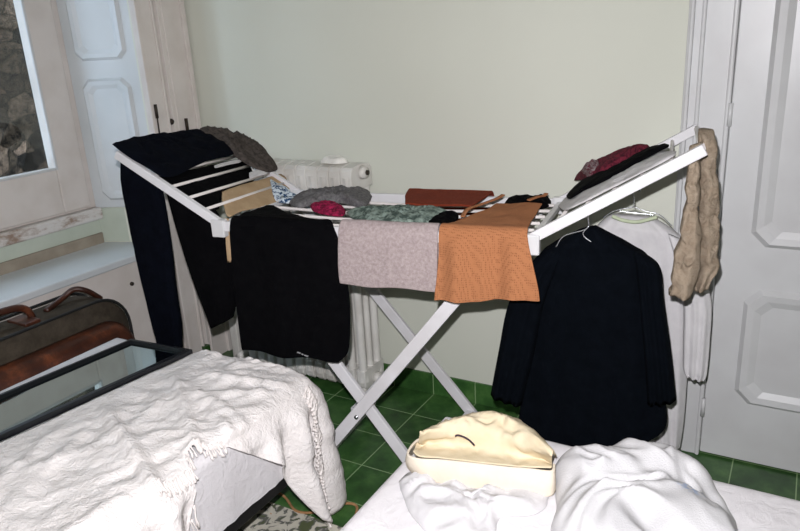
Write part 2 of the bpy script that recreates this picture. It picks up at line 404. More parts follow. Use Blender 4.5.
bm = bmesh.new(); box(bm, (WX-.018, NY0+.15, 1.0), (WX-.012, -.53, 2.5)); obj('pane', bm, M['glass'], wn, False)

# panelled shutter folded back against the recess side
sh = bpy.data.objects.new('trim_7', None); COL.objects.link(sh); sh['kind'] = 'structure'; sh.location = (-1.35, -.38, .84); bpy.context.view_layer.update()
def octpoly(x0, x1, z0, z1, c): return [(x0+c, z0), (x1-c, z0), (x1, z0+c), (x1, z1-c), (x1-c, z1), (x0+c, z1), (x0, z1-c), (x0, z0+c)]
def panel_mould(bm, f, x0, x1, z0, z1, c, wd=.028, d=.014):
    # f(x, z, out) maps panel coordinates to the world; a moulding ring with a raised field
    rings = [octpoly(x0, x1, z0, z1, c), octpoly(x0+wd*.4, x1-wd*.4, z0+wd*.4, z1-wd*.4, c*.92), octpoly(x0+wd, x1-wd, z0+wd, z1-wd, c*.8), octpoly(x0+wd*1.6, x1-wd*1.6, z0+wd*1.6, z1-wd*1.6, c*.7)]
    outs = [0, d, d*.8, d*.25]
    V = [[bm.verts.new(f(x, z, o)) for x, z in r] for r, o in zip(rings, outs)]
    for A, B in zip(V, V[1:]):
        for k in range(8): bm.faces.new((A[k], A[(k+1) % 8], B[(k+1) % 8], B[k]))
    bm.faces.new(V[-1]); 
SA, SB = Vector((-1.53, -.40, 0)), Vector((-1.215, -.278, 0)); sd = (SB-SA).normalized(); sn = Vector((sd.y, -sd.x, 0))
def sf(x, z, o): return SA+sd*x+sn*o+Vector((0, 0, z))
bm = bmesh.new()
vs = [bm.verts.new(sf(x, z, o)) for x in (0.002, .352) for z, o in ((.824, 0), (.824, -.012), (2.55, -.012), (2.55, 0))]
for f in ((0, 1, 2, 3), (7, 6, 5, 4), (0, 4, 5, 1), (1, 5, 6, 2), (2, 6, 7, 3), (3, 7, 4, 0)): bm.faces.new([vs[i] for i in f])
obj('shutter_leaf', bm, M['shut'], sh, False, [('bevel', .003, 1)])
bm = bmesh.new(); panel_mould(bm, sf, .045, .285, 1.475, 2.45, .03); panel_mould(bm, sf, .05, .28, .86, 1.40, .035)
obj('raised_panel', bm, M['shut'], sh, False)
# latches on the casing
def latch(y, z0, z1, lab):
    bm = bmesh.new(); tube(bm, [(LX+.03, y, z0), (LX+.035, y, z1)], .0035, 6); box(bm, (LX+.026, y-.005, z1-.06), (LX+.038, y+.005, z1)); 
    return tag(obj('latch', bm, M['brassy']), lab, 'latch')
latch(-.265, 1.1, 1.28, 'thin black bolt on the casing next to the shutter, left of the dark knob')
latch(-.10, 1.08, 1.2, 'thin rusty bolt on the casing nearest the room corner')
bm = bmesh.new(); bmesh.ops.create_uvsphere(bm, u_segments=12, v_segments=8, radius=.014)
for v in bm.verts: v.co += Vector((LX+.024, -.182, 1.195))
tag(obj('shutter_knob', bm, M['brassy']), 'small dark knob in the groove between the two cream casings', 'knob')

# outside: rubble stone wall
bm = bmesh.new(); n = 60
V = [[bm.verts.new((-3.4+.10*fb((0, i*.085, j*.075), 5, 4, 3), -3.2+i*.085, -.5+j*.075)) for i in range(n)] for j in range(56)]
for A, B in zip(V, V[1:]):
    for k in range(n-1): bm.faces.new((A[k], A[k+1], B[k+1], B[k]))
struct('wall_outside', bm, M['rock'], smooth=True, mods=[('solid', .2, -1)])

# door in the back wall
dr = bpy.data.objects.new('door_1', None); COL.objects.link(dr); dr['kind'] = 'structure'; dr.location = (1.5, 0, 0); bpy.context.view_layer.update()
bm = bmesh.new()
for (x0, x1, d) in ((.945, 1.086, .02), (.952, .965, .036), (.985, .998, .03), (1.072, 1.0865, .026)): box(bm, (x0, -d, 0), (x1, 0, 2.2))
for (x0, x1, d) in ((1.89, 2.03, .02),): box(bm, (x0, -d, 0), (x1, 0, 2.2))
box(bm, (.945, -.02, 2.08), (2.03, 0, 2.2))
obj('door_casing', bm, M['white'], dr, False, [('bevel', .005, 2)])
bm = bmesh.new(); box(bm, (1.0875, -.008, .008), (1.886, .035, 2.075)); obj('door_leaf', bm, M['white'], dr, False, [('bevel', .003, 1)])
bm = bmesh.new()
def df(x, z, o): return Vector((x, -.008-o, z))
panel_mould(bm, df, 1.18, 1.80, .80, 1.95, .045, .035, .016); panel_mould(bm, df, 1.18, 1.80, .235, .655, .045, .035, .016)
obj('door_panel', bm, M['white'], dr, False)
for z in (1.22, .2):
    bm = bmesh.new(); tube(bm, [(1.088, -.03, z-.035), (1.088, -.03, z+.035)], .007, 10); obj('hinge', bm, M['white'], dr)

# ================================================================== RADIATOR
ra = thing('radiator', 'white cast iron column radiator on the green wall behind the drying rack', 'radiator', (-.53, -.12, 0))
NS = 12; X0 = -.855; DX = .0555
for i in range(NS):
    x = X0+i*DX; bm = bmesh.new()
    hw = DX*.475
    for y, r in ((-.187, .0175), (-.13, .014), (-.073, .0175)):
        tube(bm, smooth_path([(x, y, .10), (x, y, .30), (x, y, .7), (x, y, .99)], 3), r, 16, rf=lambda t: 1+.5*abs(2*t-1)**8)
    for z0, sg in ((.105, -1), (.985, 1)):
        prof = [(-.207, -.045), (-.209, .0), (-.205, .028), (-.192, .042), (-.13, .05), (-.068, .042), (-.055, .028), (-.051, 0), (-.053, -.045)]
        L = [[bm.verts.new((x+ex*hw*wd, lerp(-.13, y, 1 if wd == 1 or True else 1), z0+sg*z*(1 if wd == 1 else 1)-sg*.006*(1-wd)*3)) for y, z in prof] for ex, wd in ((-1, .75), (-1, 1), (1, 1), (1, .75))]
        for k_, l in enumerate(L):
            if k_ in (0, 3):
                for v in l: v.co = Vector((v.co.x, lerp(-.13, v.co.y, .96), lerp(z0, v.co.z, .95)))
            else:
                for v in l: v.co.x = x+(v.co.x-x)*(.9 if sg > 0 else .62)
        for v in L[0]+L[3]: v.co.x = x+(v.co.x-x)/.75*(.99 if sg > 0 else .8)
        for A, B in zip(L, L[1:]):
            for k in range(len(prof)-1): bm.faces.new((A[k], A[k+1], B[k+1], B[k]))
            bm.faces.new((A[-1], A[0], B[0], B[-1]))
        bm.faces.new(L[0]); bm.faces.new(L[3])
    o = obj('radiator_section', bm, M['radi'], ra, False)
for z in (.095, 1.0):
    bm = bmesh.new(); tube(bm, [(X0+(NS-.5)*DX, -.13, z), (X0+(NS-.1)*DX, -.13, z)], .028, 14, rf=lambda t: 1 if t < .5 else .8); obj('end_plug', bm, M['radi'], ra)
bm = bmesh.new(); tube(bm, [(X0+(NS-.1)*DX, -.13, 1.0), (X0+(NS+.05)*DX, -.13, 1.0)], .01, 8); obj('air_valve', bm, M['brassy'], ra)
bm = bmesh.new(); tube(bm, smooth_path([(X0-DX*.5, -.13, .095), (X0-.1, -.13, .09), (X0-.12, -.13, .05), (X0-.12, -.13, 0)], 4), .012, 10); obj('supply_pipe', bm, M['radi'], ra)
bm = bmesh.new(); tube(bm, [(X0-.09, -.16, .09), (X0-.09, -.21, .09)], .022, 14, rf=lambda t: 1-.2*t); obj('valve_handle', bm, M['radi'], ra)
for sx in (X0, X0+(NS-1)*DX):
    for y in (-.185, -.075):
        bm = bmesh.new(); tube(bm, [(sx, y, .1), (sx, y, 0)], .014, 8); obj('foot', bm, M['radi'], ra)
tis = heap('crumpled_tissue', [(-.385, -.17, 0), (-.31, -.175, 0), (-.275, -.14, 0), (-.32, -.11, 0), (-.375, -.12, 0)], flat(1.037), .028, fabric('tissue', rgb(238, 236, 228)), seed=5)
tag(tis, 'small crumpled white tissue lying on top of the white radiator', 'tissue')

# pipe casing left of the radiator
bm = bmesh.new(); box(bm, (-1.03, -.16, 0), (-.985, -.135, .48)); box(bm, (-1.04, -.2, .30), (-1.0, -.16, .335)); 
tag(obj('pipe_cover', bm, M['radi'], None, False, [('bevel', .006, 2)]), 'narrow white upright pipe cover on the floor left of the radiator', 'pipe')

# ================================================================== DRYING RACK
rk = thing('drying_rack', 'white winged folding clothes drying rack standing on the green tiles', 'drying rack', tuple(OX))
ZH = .94
def rail(name, p, q, wd=.02, ht=.034, side=E2):
    bm = bmesh.new(); beam(bm, p, q, wd, ht, side); return obj(name, bm, M['rack'], rk, False, [('bevel', .003, 2)])
rail('front_rail', G(-AA, 0, .94), G(AA, 0, .94)); rail('rear_rail', G(-AA, WW, .92), G(AA, WW, .92))
for s in (-AA, AA): rail('cross_rail', G(s, .01, .94), G(s, WW-.01, .92), .018, .018, E1)
for s, al, wl, sg in ((-AA, AL, WL_, -1), (AA, AR, WR_, 1)):
    for t in (0, WW):
        z = .945 if t == 0 else .925
        e = s+sg*wl*math.cos(al)
        rail('wing_rail', G(s-sg*.0, t, z+.004), G(e, t, z+wl*math.sin(al)+.004), .02, .03)
        bm = bmesh.new(); c = G(s, t-.002, z-.012); beam(bm, c+Vector((0, 0, -.03)), c+Vector((0, 0, .03)), .05, .027, E1); obj('wing_joint', bm, M['jt'], rk, False, [('bevel', .004, 2)])
    nrod = 6
    for k in range(1, nrod+1):
        f = k/nrod*.985; e = s+sg*wl*math.cos(al)*f; dz = wl*math.sin(al)*f
        bm = bmesh.new(); tube(bm, [G(e, .008, .952+dz), G(e, WW-.008, .932+dz)], .0055 if k < nrod else .009, 8); obj('wing_rod', bm, M['rod'], rk)
for k in range(1, 6):
    t = WW*k/6; bm = bmesh.new(); z = .95-.02*t/WW
    tube(bm, smooth_path([G(-AA+.008, t, z), G(-.2, t, z-.012), G(.1, t, z-.014), G(AA-.008, t, z)], 6), .0055, 8); obj('rod', bm, M['rod'], rk)
bm = bmesh.new(); c = PT(374, 289, .46); beam(bm, c+Vector((0, 0, -.012)), c+Vector((0, 0, .02)), .02, .032, E2); obj('leg_bracket', bm, M['jt'], rk, False, [('bevel', .003, 2)])
def leg(a, b):
    bm = bmesh.new(); beam(bm, a, b, .018, .042, E2); return obj('leg', bm, M['rack'], rk, False, [('bevel', .003, 2)])
leg(G(0.438, .03, .93), G(-0.302, .03, .012)); leg(G(-.510, .055, .93), G(.160, .055, .012))
leg(G(0.452, WW-.055, .91), G(-0.311, WW-.055, .012)); leg(G(-.504, WW-.028, .91), G(.219, WW-.028, .012))
bm = bmesh.new(); beam(bm, G(.125, .062, .06), G(.185, WW-.035, .06), .036, .02, E1); obj('foot_bar', bm, M['rack'], rk, False, [('bevel', .003, 2)])
bm = bmesh.new(); beam(bm, G(-.253, .038, .06), G(-.235, WW-.06, .06), .036, .02, E1); obj('foot_bar', bm, M['rack'], rk, False, [('bevel', .003, 2)])
for s, t, z in ((-.082, .043, .275), (-.045, WW-.042, .29)):
    bm = bmesh.new(); c = G(s, t, z); tube(bm, [c-E2*.025, c+E2*.025], .008, 10); obj('pivot_bolt', bm, M['steel'], rk)
for s, t in ((-0.302, .03), (.16, .055), (-0.311, WW-.055), (.219, WW-.028)):
    bm = bmesh.new(); c = G(s, t, 0); beam(bm, c, c+Vector((0, 0, .02)), .024, .05, E2); obj('foot_cap', bm, M['jt'], rk, False, [('bevel', .003, 2)])

# ================================================================== LAUNDRY
F_black = fabric('black_cotton', rgb(10, 10, 12), rgb(6, 6, 8), wr=30, bstr=.25)
F_navy = fabric('navy_knit', rgb(8, 12, 18), rgb(5, 8, 13), wr=25, bstr=.3)
F_trous = fabric('dark_navy_trouser', rgb(10, 13, 22), rgb(6, 8, 15), wr=30)
F_taupe = fabric('taupe_terry', rgb(182, 168, 166), rgb(152, 138, 137), weave=420, mottle=110, contrast=(.35, .65), bstr=.9)
F_rust = fabric('rust_terry', rgb(132, 58, 38), rgb(108, 44, 28), weave=500, mottle=120, bstr=.8)
F_knit = fabric('charcoal_marl', rgb(92, 84, 78), rgb(52, 48, 46), mottle=70, bstr=.8)
F_tan = fabric('tan_cotton', rgb(186, 160, 128), rgb(168, 142, 110), mottle=12)
F_beige = fabric('crumpled_beige_linen', rgb(190, 173, 152), rgb(166, 147, 126), mottle=40, wr=45, bstr=1)
F_white = fabric('white_cotton', rgb(210, 208, 208), rgb(203, 201, 202), wr=25, bstr=.3)
F_sheet = fabric('white_bedsheet', rgb(234, 231, 232), rgb(228, 225, 226), wr=18, bstr=.5)
F_cream = fabric('cream_jersey', rgb(218, 205, 178), rgb(210, 195, 163), mottle=12, bstr=.3)
F_band = fabric('cream_waistband', rgb(218, 208, 190), rgb(213, 202, 184), mottle=30, bstr=.3)
F_throw = fabric('cream_woven_throw', rgb(244, 239, 236), rgb(238, 232, 228), weave=260, mottle=14, bstr=.5, wr=40)
F_fringe = fabric('cream_cotton_fringe', rgb(242, 236, 232), rgb(230, 223, 218), weave=300)
F_green = fabric('grey_green_stripe', rgb(150, 166, 156), rgb(72, 86, 80), mottle=30, contrast=(.42, .58))
F_grey = fabric('grey_marl', rgb(130, 128, 128), rgb(84, 82, 84), mottle=90)
F_pink = fabric('magenta_lace', rgb(176, 40, 84), rgb(92, 18, 44), mottle=70, contrast=(.42, .58))
F_blue = fabric('blue_white_pattern', rgb(214, 224, 232), rgb(32, 72, 112), mottle=55, contrast=(.46, .5))
F_maroon = fabric('maroon_pattern', rgb(116, 40, 56), rgb(58, 20, 32), mottle=80, contrast=(.4, .6))
F_mgrey = fabric('maroon_grey_lace', rgb(150, 140, 142), rgb(98, 30, 48), mottle=150, contrast=(.46, .54))
def orangem():
    m, nt, bs = newmat('orange_pointelle_knit'); bs.inputs['Roughness'].default_value = .95; bs.inputs['Specular IOR Level'].default_value = .15
    co = coords(nt, 'Object', (190, 190, 150))
    v = N(nt, 'ShaderNodeTexVoronoi', Scale=1.0, Randomness=.25); nt.links.new(co, v.inputs['Vector'])
    nt.links.new(ramp(nt, v.outputs[0], [(.12, rgb(122, 76, 50)), (.42, rgb(172, 115, 78))]), bs.inputs['Base Color'])
    bump(nt, bs, v.outputs[0], .6, .002); return m
F_orange = orangem()

# --- front of the rack
ts = thing('black_t_shirt', 'black t-shirt folded over the front rail, left of the taupe towel', 'shirt', tuple(G(-.26, -.02, .95)))
drape('shirt_body', [(-.035, .505, -.475, -.105), (-.03, .56, -.478, -.065), (-.03, .74, -.476, -.05), (-.024, .90, -.468, -.07), (-.018, .957, -.462, -.085), (.0, .975, -.46, -.105), (.03, .968, -.462, -.16), (.07, .966, -.466, -.25), (.13, .963, -.46, -.35), (.19, .962, -.45, -.42)], F_black, ts, amp=.007, freq=17, seed=2)
bm = bmesh.new()
for k, (a, b) in enumerate(((0, .012), (.016, .022), (.026, .04))): beam(bm, G(-.245+a, -.048, .532-.004*k), G(-.245+b, -.048, .530-.004*k), .003, .004, (0, 0, 1))
obj('printed_logo', bm, fabric('grey_print', rgb(170, 170, 172)), ts, False)

tw = drape('hand_towel', [(-.03, .778, -.075, .243), (-.028, .84, -.077, .246), (-.024, .92, -.072, .249), (-.017, .957, -.07, .249), (.0, .976, -.068, .249), (.02, .965, -.068, .248), (.032, .92, -.067, .246), (.036, .86, -.066, .245)], F_taupe, amp=.002, freq=12, seed=4, thick=.007, hem=.003, lump=.002)
tag(tw, 'taupe grey terry hand towel hung over the front rail between black shirt and orange top', 'towel')

ot = thing('orange_tank_top', 'orange knitted tank top hanging over the front rail beside the right wing', 'top', tuple(G(.4, 0, .95)))
drape('top_body', [(-.05, .752, .238, .552), (-.045, .80, .243, .545), (-.034, .88, .25, .528), (-.022, .95, .252, .512), (-.0, .978, .254, .508), (.05, .968, .262, .5), (.12, .966, .285, .495), (.25, .963, .32, .49), (.36, .96, .335, .485)], F_orange, ot, amp=.0085, freq=34, seed=6, hem=.004, tilt=.034, thick=.004, ncol=70)
for pts in ([(.285, .12), (.28, .20), (.30, .30), (.33, .37), (.345, .41)], [(.44, .36), (.465, .40), (.475, .44), (.48, .47)]):
    bm = bmesh.new(); ribbon(bm, [G(a, b, .972+.004*math.sin(i*2)) for i, (a, b) in enumerate(pts)], .014, .004); obj('strap', bm, F_orange, ot)

rt = drape('face_towel', [(.618, .70, -.05, .275), (.605, .85, -.05, .275), (.582, .925, -.05, .274), (.56, .952, -.05, .273), (.535, .952, -.048, .272), (.46, .952, -.03, .268), (.38, .954, .0, .262), (.325, .953, .02, .256)], F_rust, amp=.001, seed=8, thick=.008, hem=.002, lump=.002)
tag(rt, 'rust red terry towel folded over the rear rail of the rack', 'towel')

# --- flat centre of the rack
def onrack(name, pts, h, mat, label, cat, seed=1, z=.95, dz=-.009, sc=26, wr=.6, parent=None):
    o = heap(name, [PZ(x, y, z) for x, y in pts], rbase(dz), h, mat, parent, seed, sc, wr)
    if parent is None: tag(o, label, cat)
    return o
onrack('grey_shirt', [(287, 199), (300, 190), (325, 186), (350, 184), (369, 186), (370, 196), (362, 204), (340, 199), (315, 201), (298, 205)], .035, F_grey, 'crumpled grey marl shirt lying across the rods in front of the radiator', 'shirt', 3)
onrack('patterned_sock', [(271, 190), (285, 189), (296, 192), (300, 199), (288, 200), (274, 197)], .022, F_blue, 'small blue and white patterned sock beside the black t-shirt top', 'sock', 4)
onrack('lace_brief', [(310, 203), (322, 199), (336, 201), (345, 208), (342, 214), (328, 213), (314, 209)], .022, F_pink, 'magenta lace underwear lying between the rods', 'underwear', 5)
g = onrack('ruffled_scarf', [(346, 210), (360, 207), (400, 206), (432, 206), (450, 209), (444, 216), (425, 222), (395, 225), (372, 224), (356, 219)], .03, F_green, 'ruffled grey green striped scarf on the rods behind the taupe towel', 'scarf', 6, sc=34)
onrack('black_sock', [(428, 221), (440, 213), (455, 210), (458, 216), (448, 223), (438, 225)], .02, F_black, 'black sock on the rods between green scarf and orange top', 'sock', 7)
onrack('black_brief', [(504, 199), (512, 192), (530, 191), (549, 193), (550, 200), (540, 205), (520, 206), (508, 206)], .028, F_black, 'crumpled black underwear on the rear rods beyond the orange top', 'underwear', 8)

# --- left wing
def onwing(name, pts, h, mat, label, cat, sg, seed=1, dz=.008, sc=20, wr=.6, parent=None):
    o = heap(name, [PW(x, y, sg) for x, y in pts], rbase(dz), h, mat, parent, seed, sc, wr)
    if parent is None: tag(o, label, cat)
    return o
tr = thing('dark_trousers', 'dark navy trousers over the outer end of the left wing, one leg hanging', 'trousers', tuple(G(-.85, .1, 1.1)))
onwing('trouser_waist', [(114, 152), (138, 143), (170, 138), (200, 133), (220, 141), (236, 155), (205, 166), (172, 184), (150, 176), (128, 163)], .028, F_trous, '', '', -1, 9, .018, 14, .6, tr)
hangtube('trouser_leg', [((121, 159), (158, 178)), ((123, 185), (162, 192)), ((134, 240), (170, 240)), ((143, 280), (175, 285)), ((153, 320), (180, 322)), ((160, 347), (181, 349))], .045, .022, F_trous, tr, 3)
lg = thing('black_leggings', 'black leggings lying over the inner rods of left wing and hanging down', 'leggings', tuple(G(-.62, .1, 1.0)))
onwing('leggings_waist', [(150, 173), (200, 162), (240, 152), (252, 166), (250, 177), (224, 189), (216, 205), (190, 196), (168, 186)], .014, F_black, '', '', -1, 10, -.02, 16, .6, lg)
hangtube('leggings_leg', [((166, 186), (216, 210)), ((171, 205), (226, 232)), ((181, 240), (234, 258)), ((194, 280), (236, 290)), ((205, 308), (235, 308)), ((213, 327), (232, 318))], .06, .025, F_black, lg, 5)
kn = onwing('knitted_jumper', [(198, 131), (212, 128), (232, 133), (250, 140), (266, 150), (277, 166), (270, 172), (254, 168), (240, 160), (224, 150), (206, 142)], .045, F_knit, 'charcoal brown marl knit over the rear of the left wing', 'jumper', -1, 11, .01, 16, .7)
tn = thing('tan_cloth', 'tan cotton cloth lying over the inner rods of the left wing', 'cloth', tuple(G(-.58, .3, .98)))
onwing('cloth_top', [(221, 189), (240, 181), (262, 174), (281, 168), (288, 180), (286, 196), (262, 203), (240, 209), (228, 215), (223, 203)], .006, F_tan, '', '', -1, 12, -.012, 10, .4, tn)
hangtube('cloth_corner', [((225, 218), (229, 219)), ((226, 240), (230, 240)), ((228, 262), (232, 262))], .012, .004, F_tan, tn, 2, amp=.001, wr=.001)
onwing('white_sock', [(249, 172), (257, 169), (267, 168), (267, 172), (258, 175), (250, 178)], .006, F_white, 'small white sock between the black leggings and the tan cloth', 'sock', -1, 13, .004)
onwing('white_strap_top', [(214, 166), (228, 161), (240, 158.5), (240, 161), (229, 164), (216, 168)], .004, F_white, 'narrow folded white strap lying on the black leggings', 'strap', -1, 14, .004)

# --- right wing
wt = onwing('white_vest', [(558, 208), (572, 192), (600, 180), (630, 164), (652, 156), (670, 154), (676, 158), (664, 167), (640, 179), (610, 194), (584, 207), (566, 214)], .014, F_white, 'white vest laid along the right wing under the maroon clothes', 'vest', 1, 15, .008)
onwing('black_bra', [(566, 201), (576, 190), (600, 183), (625, 170), (645, 158), (662, 151), (669, 154), (655, 161), (632, 174), (606, 188), (582, 199), (570, 206)], 0.02, F_black, 'black underwear with thin straps on the right wing beneath the maroon scarf', 'underwear', 1, 16, .022, 16, .4)
onwing('maroon_scarf', [(574, 186), (577, 178), (592, 173), (612, 166), (632, 158), (648, 156), (644, 161), (624, 169), (606, 180), (588, 187)], 0.032, F_maroon, 'maroon patterned scarf bunched on top of the right wing', 'scarf', 1, 17, .034, 22, .35)
onwing('grey_lace_top', [(580, 184), (583, 176), (592, 172), (600, 175), (598, 182), (588, 187)], 0.04, F_mgrey, 'small grey and maroon lace piece at the low end of the right wing pile', 'underwear', 1, 18, .034, 30, .35)
hangtube('white_glove', [((640, 176), (655, 170)), ((642, 181), (656, 175)), ((646, 184), (653, 182))], .04, .012, F_white, None, 3, amp=.001)
tag(bpy.data.objects['white_glove'], 'small rounded white cloth end drooping below the right wing rail', 'cloth')

# --- hangers and shirts
def wire(name, pts, t, parent, r=.0018, k=6):
    bm = bmesh.new(); tube(bm, smooth_path([PT(x, y, t) for x, y in pts], k), r, 6); return obj(name, bm, M['steel'], parent)
h1 = thing('wire_hanger', 'bare steel wire hanger holding the navy jumper', 'hanger', tuple(PT(588, 225, .1)), 'wire hangers')
wire('hook', [(589, 226), (588, 215), (588, 206), (591, 202), (594, 205), (594, 209)], .1, h1)
wire('hanger_frame', [(589, 226), (584, 230), (564, 236), (556, 247)], .085, h1)
wire('hanger_frame', [(589, 226), (583, 234), (590, 241), (604, 248)], .085, h1)
ns = thing('navy_jumper', 'very dark navy long sleeved jumper on a wire hanger under the right wing', 'jumper', tuple(PT(595, 240, .12)))
hangtube('jumper_body', [((581, 229), (596, 226)), ((566, 236), (612, 235)), ((550, 245), (634, 247)), ((540, 256), (650, 260)), ((530, 300), (658, 300)), ((524, 350), (662, 350)), ((521, 400), (666, 400)), ((521, 430), (666, 425)), ((545, 442), (648, 438)), ((572, 446), (622, 446))], .13, .05, F_navy, ns, 4, amp=.008, fold=5, n=56)
hangtube('sleeve', [((545, 249), (565, 249)), ((527, 268), (556, 272)), ((509, 302), (544, 305)), ((499, 350), (534, 355)), ((491, 393), (522, 404))], .10, .03, F_navy, ns, 6, fold=3)
hangtube('sleeve', [((632, 249), (650, 257)), ((634, 262), (661, 270)), ((638, 300), (664, 300)), ((643, 350), (671, 350)), ((647, 402), (676, 399))], .11, .03, F_navy, ns, 7, fold=3)
h2 = thing('wire_hanger', 'bare steel wire hanger holding the white shirt nearest the door', 'hanger', tuple(PT(634, 205, .38)), 'wire hangers')
wire('hook', [(634, 207), (634, 198), (633, 191), (636, 186), (640, 188), (640, 192)], .33, h2)
wire('hanger_frame', [(634, 207), (622, 209), (612, 212), (603, 218)], .33, h2)
wire('hanger_frame', [(634, 207), (645, 211), (660, 215), (672, 226)], .33, h2)
wire('hanger_frame', [(618, 211), (636, 213), (655, 215)], .325, h2)
ws = thing('white_shirt', 'white long sleeved shirt on a hanger behind the navy jumper', 'shirt', tuple(PT(640, 215, .4)))
hangtube('shirt_body', [((612, 214), (652, 217)), ((603, 220), (670, 228)), ((594, 232), (684, 241)), ((592, 260), (687, 262)), ((600, 320), (689, 320)), ((612, 380), (687, 380)), ((622, 420), (684, 420)), ((640, 447), (680, 447))], .38, .045, F_white, ws, 8, amp=.007, fold=6, n=60)
bm = bmesh.new(); tube(bm, smooth_path([PT(x, y, .335) for x, y in ((612, 216), (622, 220), (636, 222), (650, 219), (657, 217))], 5), .006, 8); obj('collar', bm, fabric('collar_green', rgb(196, 206, 176)), ws)
hangtube('sleeve', [((668, 234), (684, 241)), ((676, 262), (697, 262)), ((683, 300), (711, 298)), ((683, 340), (710, 340)), ((683, 366), (707, 372)), ((686, 374), (704, 379))], .31, .028, F_white, ws, 9, fold=3)

# --- beige trousers over the end of the right wing
bt = thing('beige_trousers', 'crumpled beige linen trousers hung over the raised end of the right wing', 'trousers', tuple(PT(700, 135, .2)))
hangtube('trouser_leg', [((689, 146), (701, 142)), ((687, 165), (700, 163)), ((685, 200), (700, 200)), ((680, 235), (701, 235)), ((673, 268), (699, 270)), ((668, 291), (693, 296))], .06, .03, F_beige, bt, 11, amp=.006, fold=1.3, wr=.008, crum=.011)
hangtube('trouser_leg', [((698, 129), (711, 130)), ((697, 140), (714, 142)), ((699, 180), (716, 178)), ((698, 215), (720, 210)), ((698, 245), (717, 245)), ((697, 270), (719, 265)), ((692, 287), (707, 285))], .13, .035, F_beige, bt, 12, amp=.006, fold=1.5, wr=.008, crum=.012)

# ================================================================== BEDS
def bed(name, x0, x1, y0, y1, ztop, label, side='both'):
    b = thing(name, label, 'bed', ((x0+x1)/2, (y0+y1)/2, 0))
    bm = bmesh.new(); nx, ny = 70, 90; rows = []
    cx, cy = (x0+x1)/2, (y0+y1)/2; hx, hy = (x1-x0)/2, (y1-y0)/2; R = .03
    # superellipse-ish rounded mattress: cube grid mapped to a rounded box
    def mp(u, v):
        x = lerp(x0, x1, u); y = lerp(y0, y1, v)
        d = min(x-x0, x1-x, y-y0, y1-y); z = ztop
        if d < R: z = ztop-R+math.sqrt(max(0, R*R-(R-d)**2))
        z += .004*fb((x, y, 0), 3, 2, 3)*min(1, d/.1)+.0012*ridge((x, y*.4, 0), 16, 4)*min(1, d/.05)
        return Vector((x, y, z))
    def warp(t): return .5-.5*math.cos(PI*t)
    rows = [[mp(warp(i/nx), warp(j/ny)) for i in range(nx+1)] for j in range(ny+1)]
    # skirt of the sheet
    bm = gridmesh(rows); bm.verts.ensure_lookup_table(); W1 = nx+1
    per = [i for i in range(W1)]+[j*W1+nx for j in range(1, ny+1)]+[ny*W1+i for i in range(nx-1, -1, -1)]+[j*W1 for j in range(ny-1, 0, -1)]
    ring = [bm.verts[i] for i in per]; base = [v.co.copy() for v in ring]
    for zz in (.42, .36, .30, .27):
        new = []
        for k, c in enumerate(base):
            nrm = Vector((c.x-cx, c.y-cy, 0)); nrm.x = nrm.x/hx; nrm.y = nrm.y/hy
            q = Vector((c.x, c.y, zz)); f = (.004*math.sin((c.x+c.y)*38+zz*6)+.003*math.sin((c.x+c.y)*71))*(.5-zz)*4
            if abs(nrm.x) > abs(nrm.y): q.x += math.copysign(.004+abs(f), nrm.x)
            else: q.y += math.copysign(.004+abs(f), nrm.y)
            new.append(bm.verts.new(q))
        L = len(ring)
        for k in range(L): bm.faces.new((ring[k], ring[(k+1) % L], new[(k+1) % L], new[k]))
        ring = new
    obj('sheeted_mattress', bm, F_sheet, b, True)
    bm = bmesh.new(); box(bm, (x0+.005, y0+.01, .222), (x1-.004, y1-.01, .275)); obj('bed_frame', bm, plain('black_bed_metal', rgb(20, 20, 22), .5), b, False, [('bevel', .005, 2)])
    for x in (x0+.15, x1-.25):
        for y in (y0+.3, y1-.45):
            bm = bmesh.new(); tube(bm, [(x, y, 0), (x, y, .225)], .02, 12); obj('leg', bm, M['dark'], b)
    return b
bed('single_bed', -.86, .05, -2.75, -.892, .50, 'left single bed with white sheet, beside the window, under the cream throw')
bed('single_bed', .505, 1.44, -2.75, -.895, .50, 'right single bed with white sheet, in front of the door, holding white towels')

# throw over the left bed's corner
th = thing('woven_throw', 'cream woven throw with knotted fringe draped over the corner of the left bed', 'throw', (-.2, -1.2, .52))
def inner(p):
    return Vector((interp([(0, -.60), (.35, -.505), (.6, -.455), (1, -.42)], p), interp([(0, -2.3), (.3, -1.62), (.6, -1.1), (.8, -.93), (1, -.905)], p), 0))
PER = [(0.06, -2.3), (.06, -1.9), (.06, -1.6), (.06, -1.45), (.06, -1.3), (.06, -1.15), (.062, -1.02), (.05, -.92), (.0, -.888), (-.1, -.885), (-.25, -.885), (-.42, -.885)]
PS = smooth_path([(a, b, 0) for a, b in PER], 10)
cum = [0]
for a, b in zip(PS, PS[1:]): cum.append(cum[-1]+(b-a).length)
def outer(p):
    d = p*cum[-1]
    for i in range(len(cum)-1):
        if d <= cum[i+1]: return PS[i].lerp(PS[i+1], (d-cum[i])/(cum[i+1]-cum[i]))
    return PS[-1]
def ppos(y): # parameter of side position y
    best = min(range(len(PS)), key=lambda i: abs(PS[i].y-y)+(0 if PS[i].x > .04 else 9)); return cum[best]/cum[-1]
pA, pB, pC, pD = ppos(-1.50), ppos(-1.40), ppos(-1.30), ppos(-.94)
def hang(p):
    return interp([(0, .34), (pA-.02, .32), (pA, .28), (pB, -.05), (pC, .0), ((pC+pD)/2, .16), (pD-.045, .40), (pD, .485), (pD+.08, .47), (pD+.16, .3), (1, .12)], p)
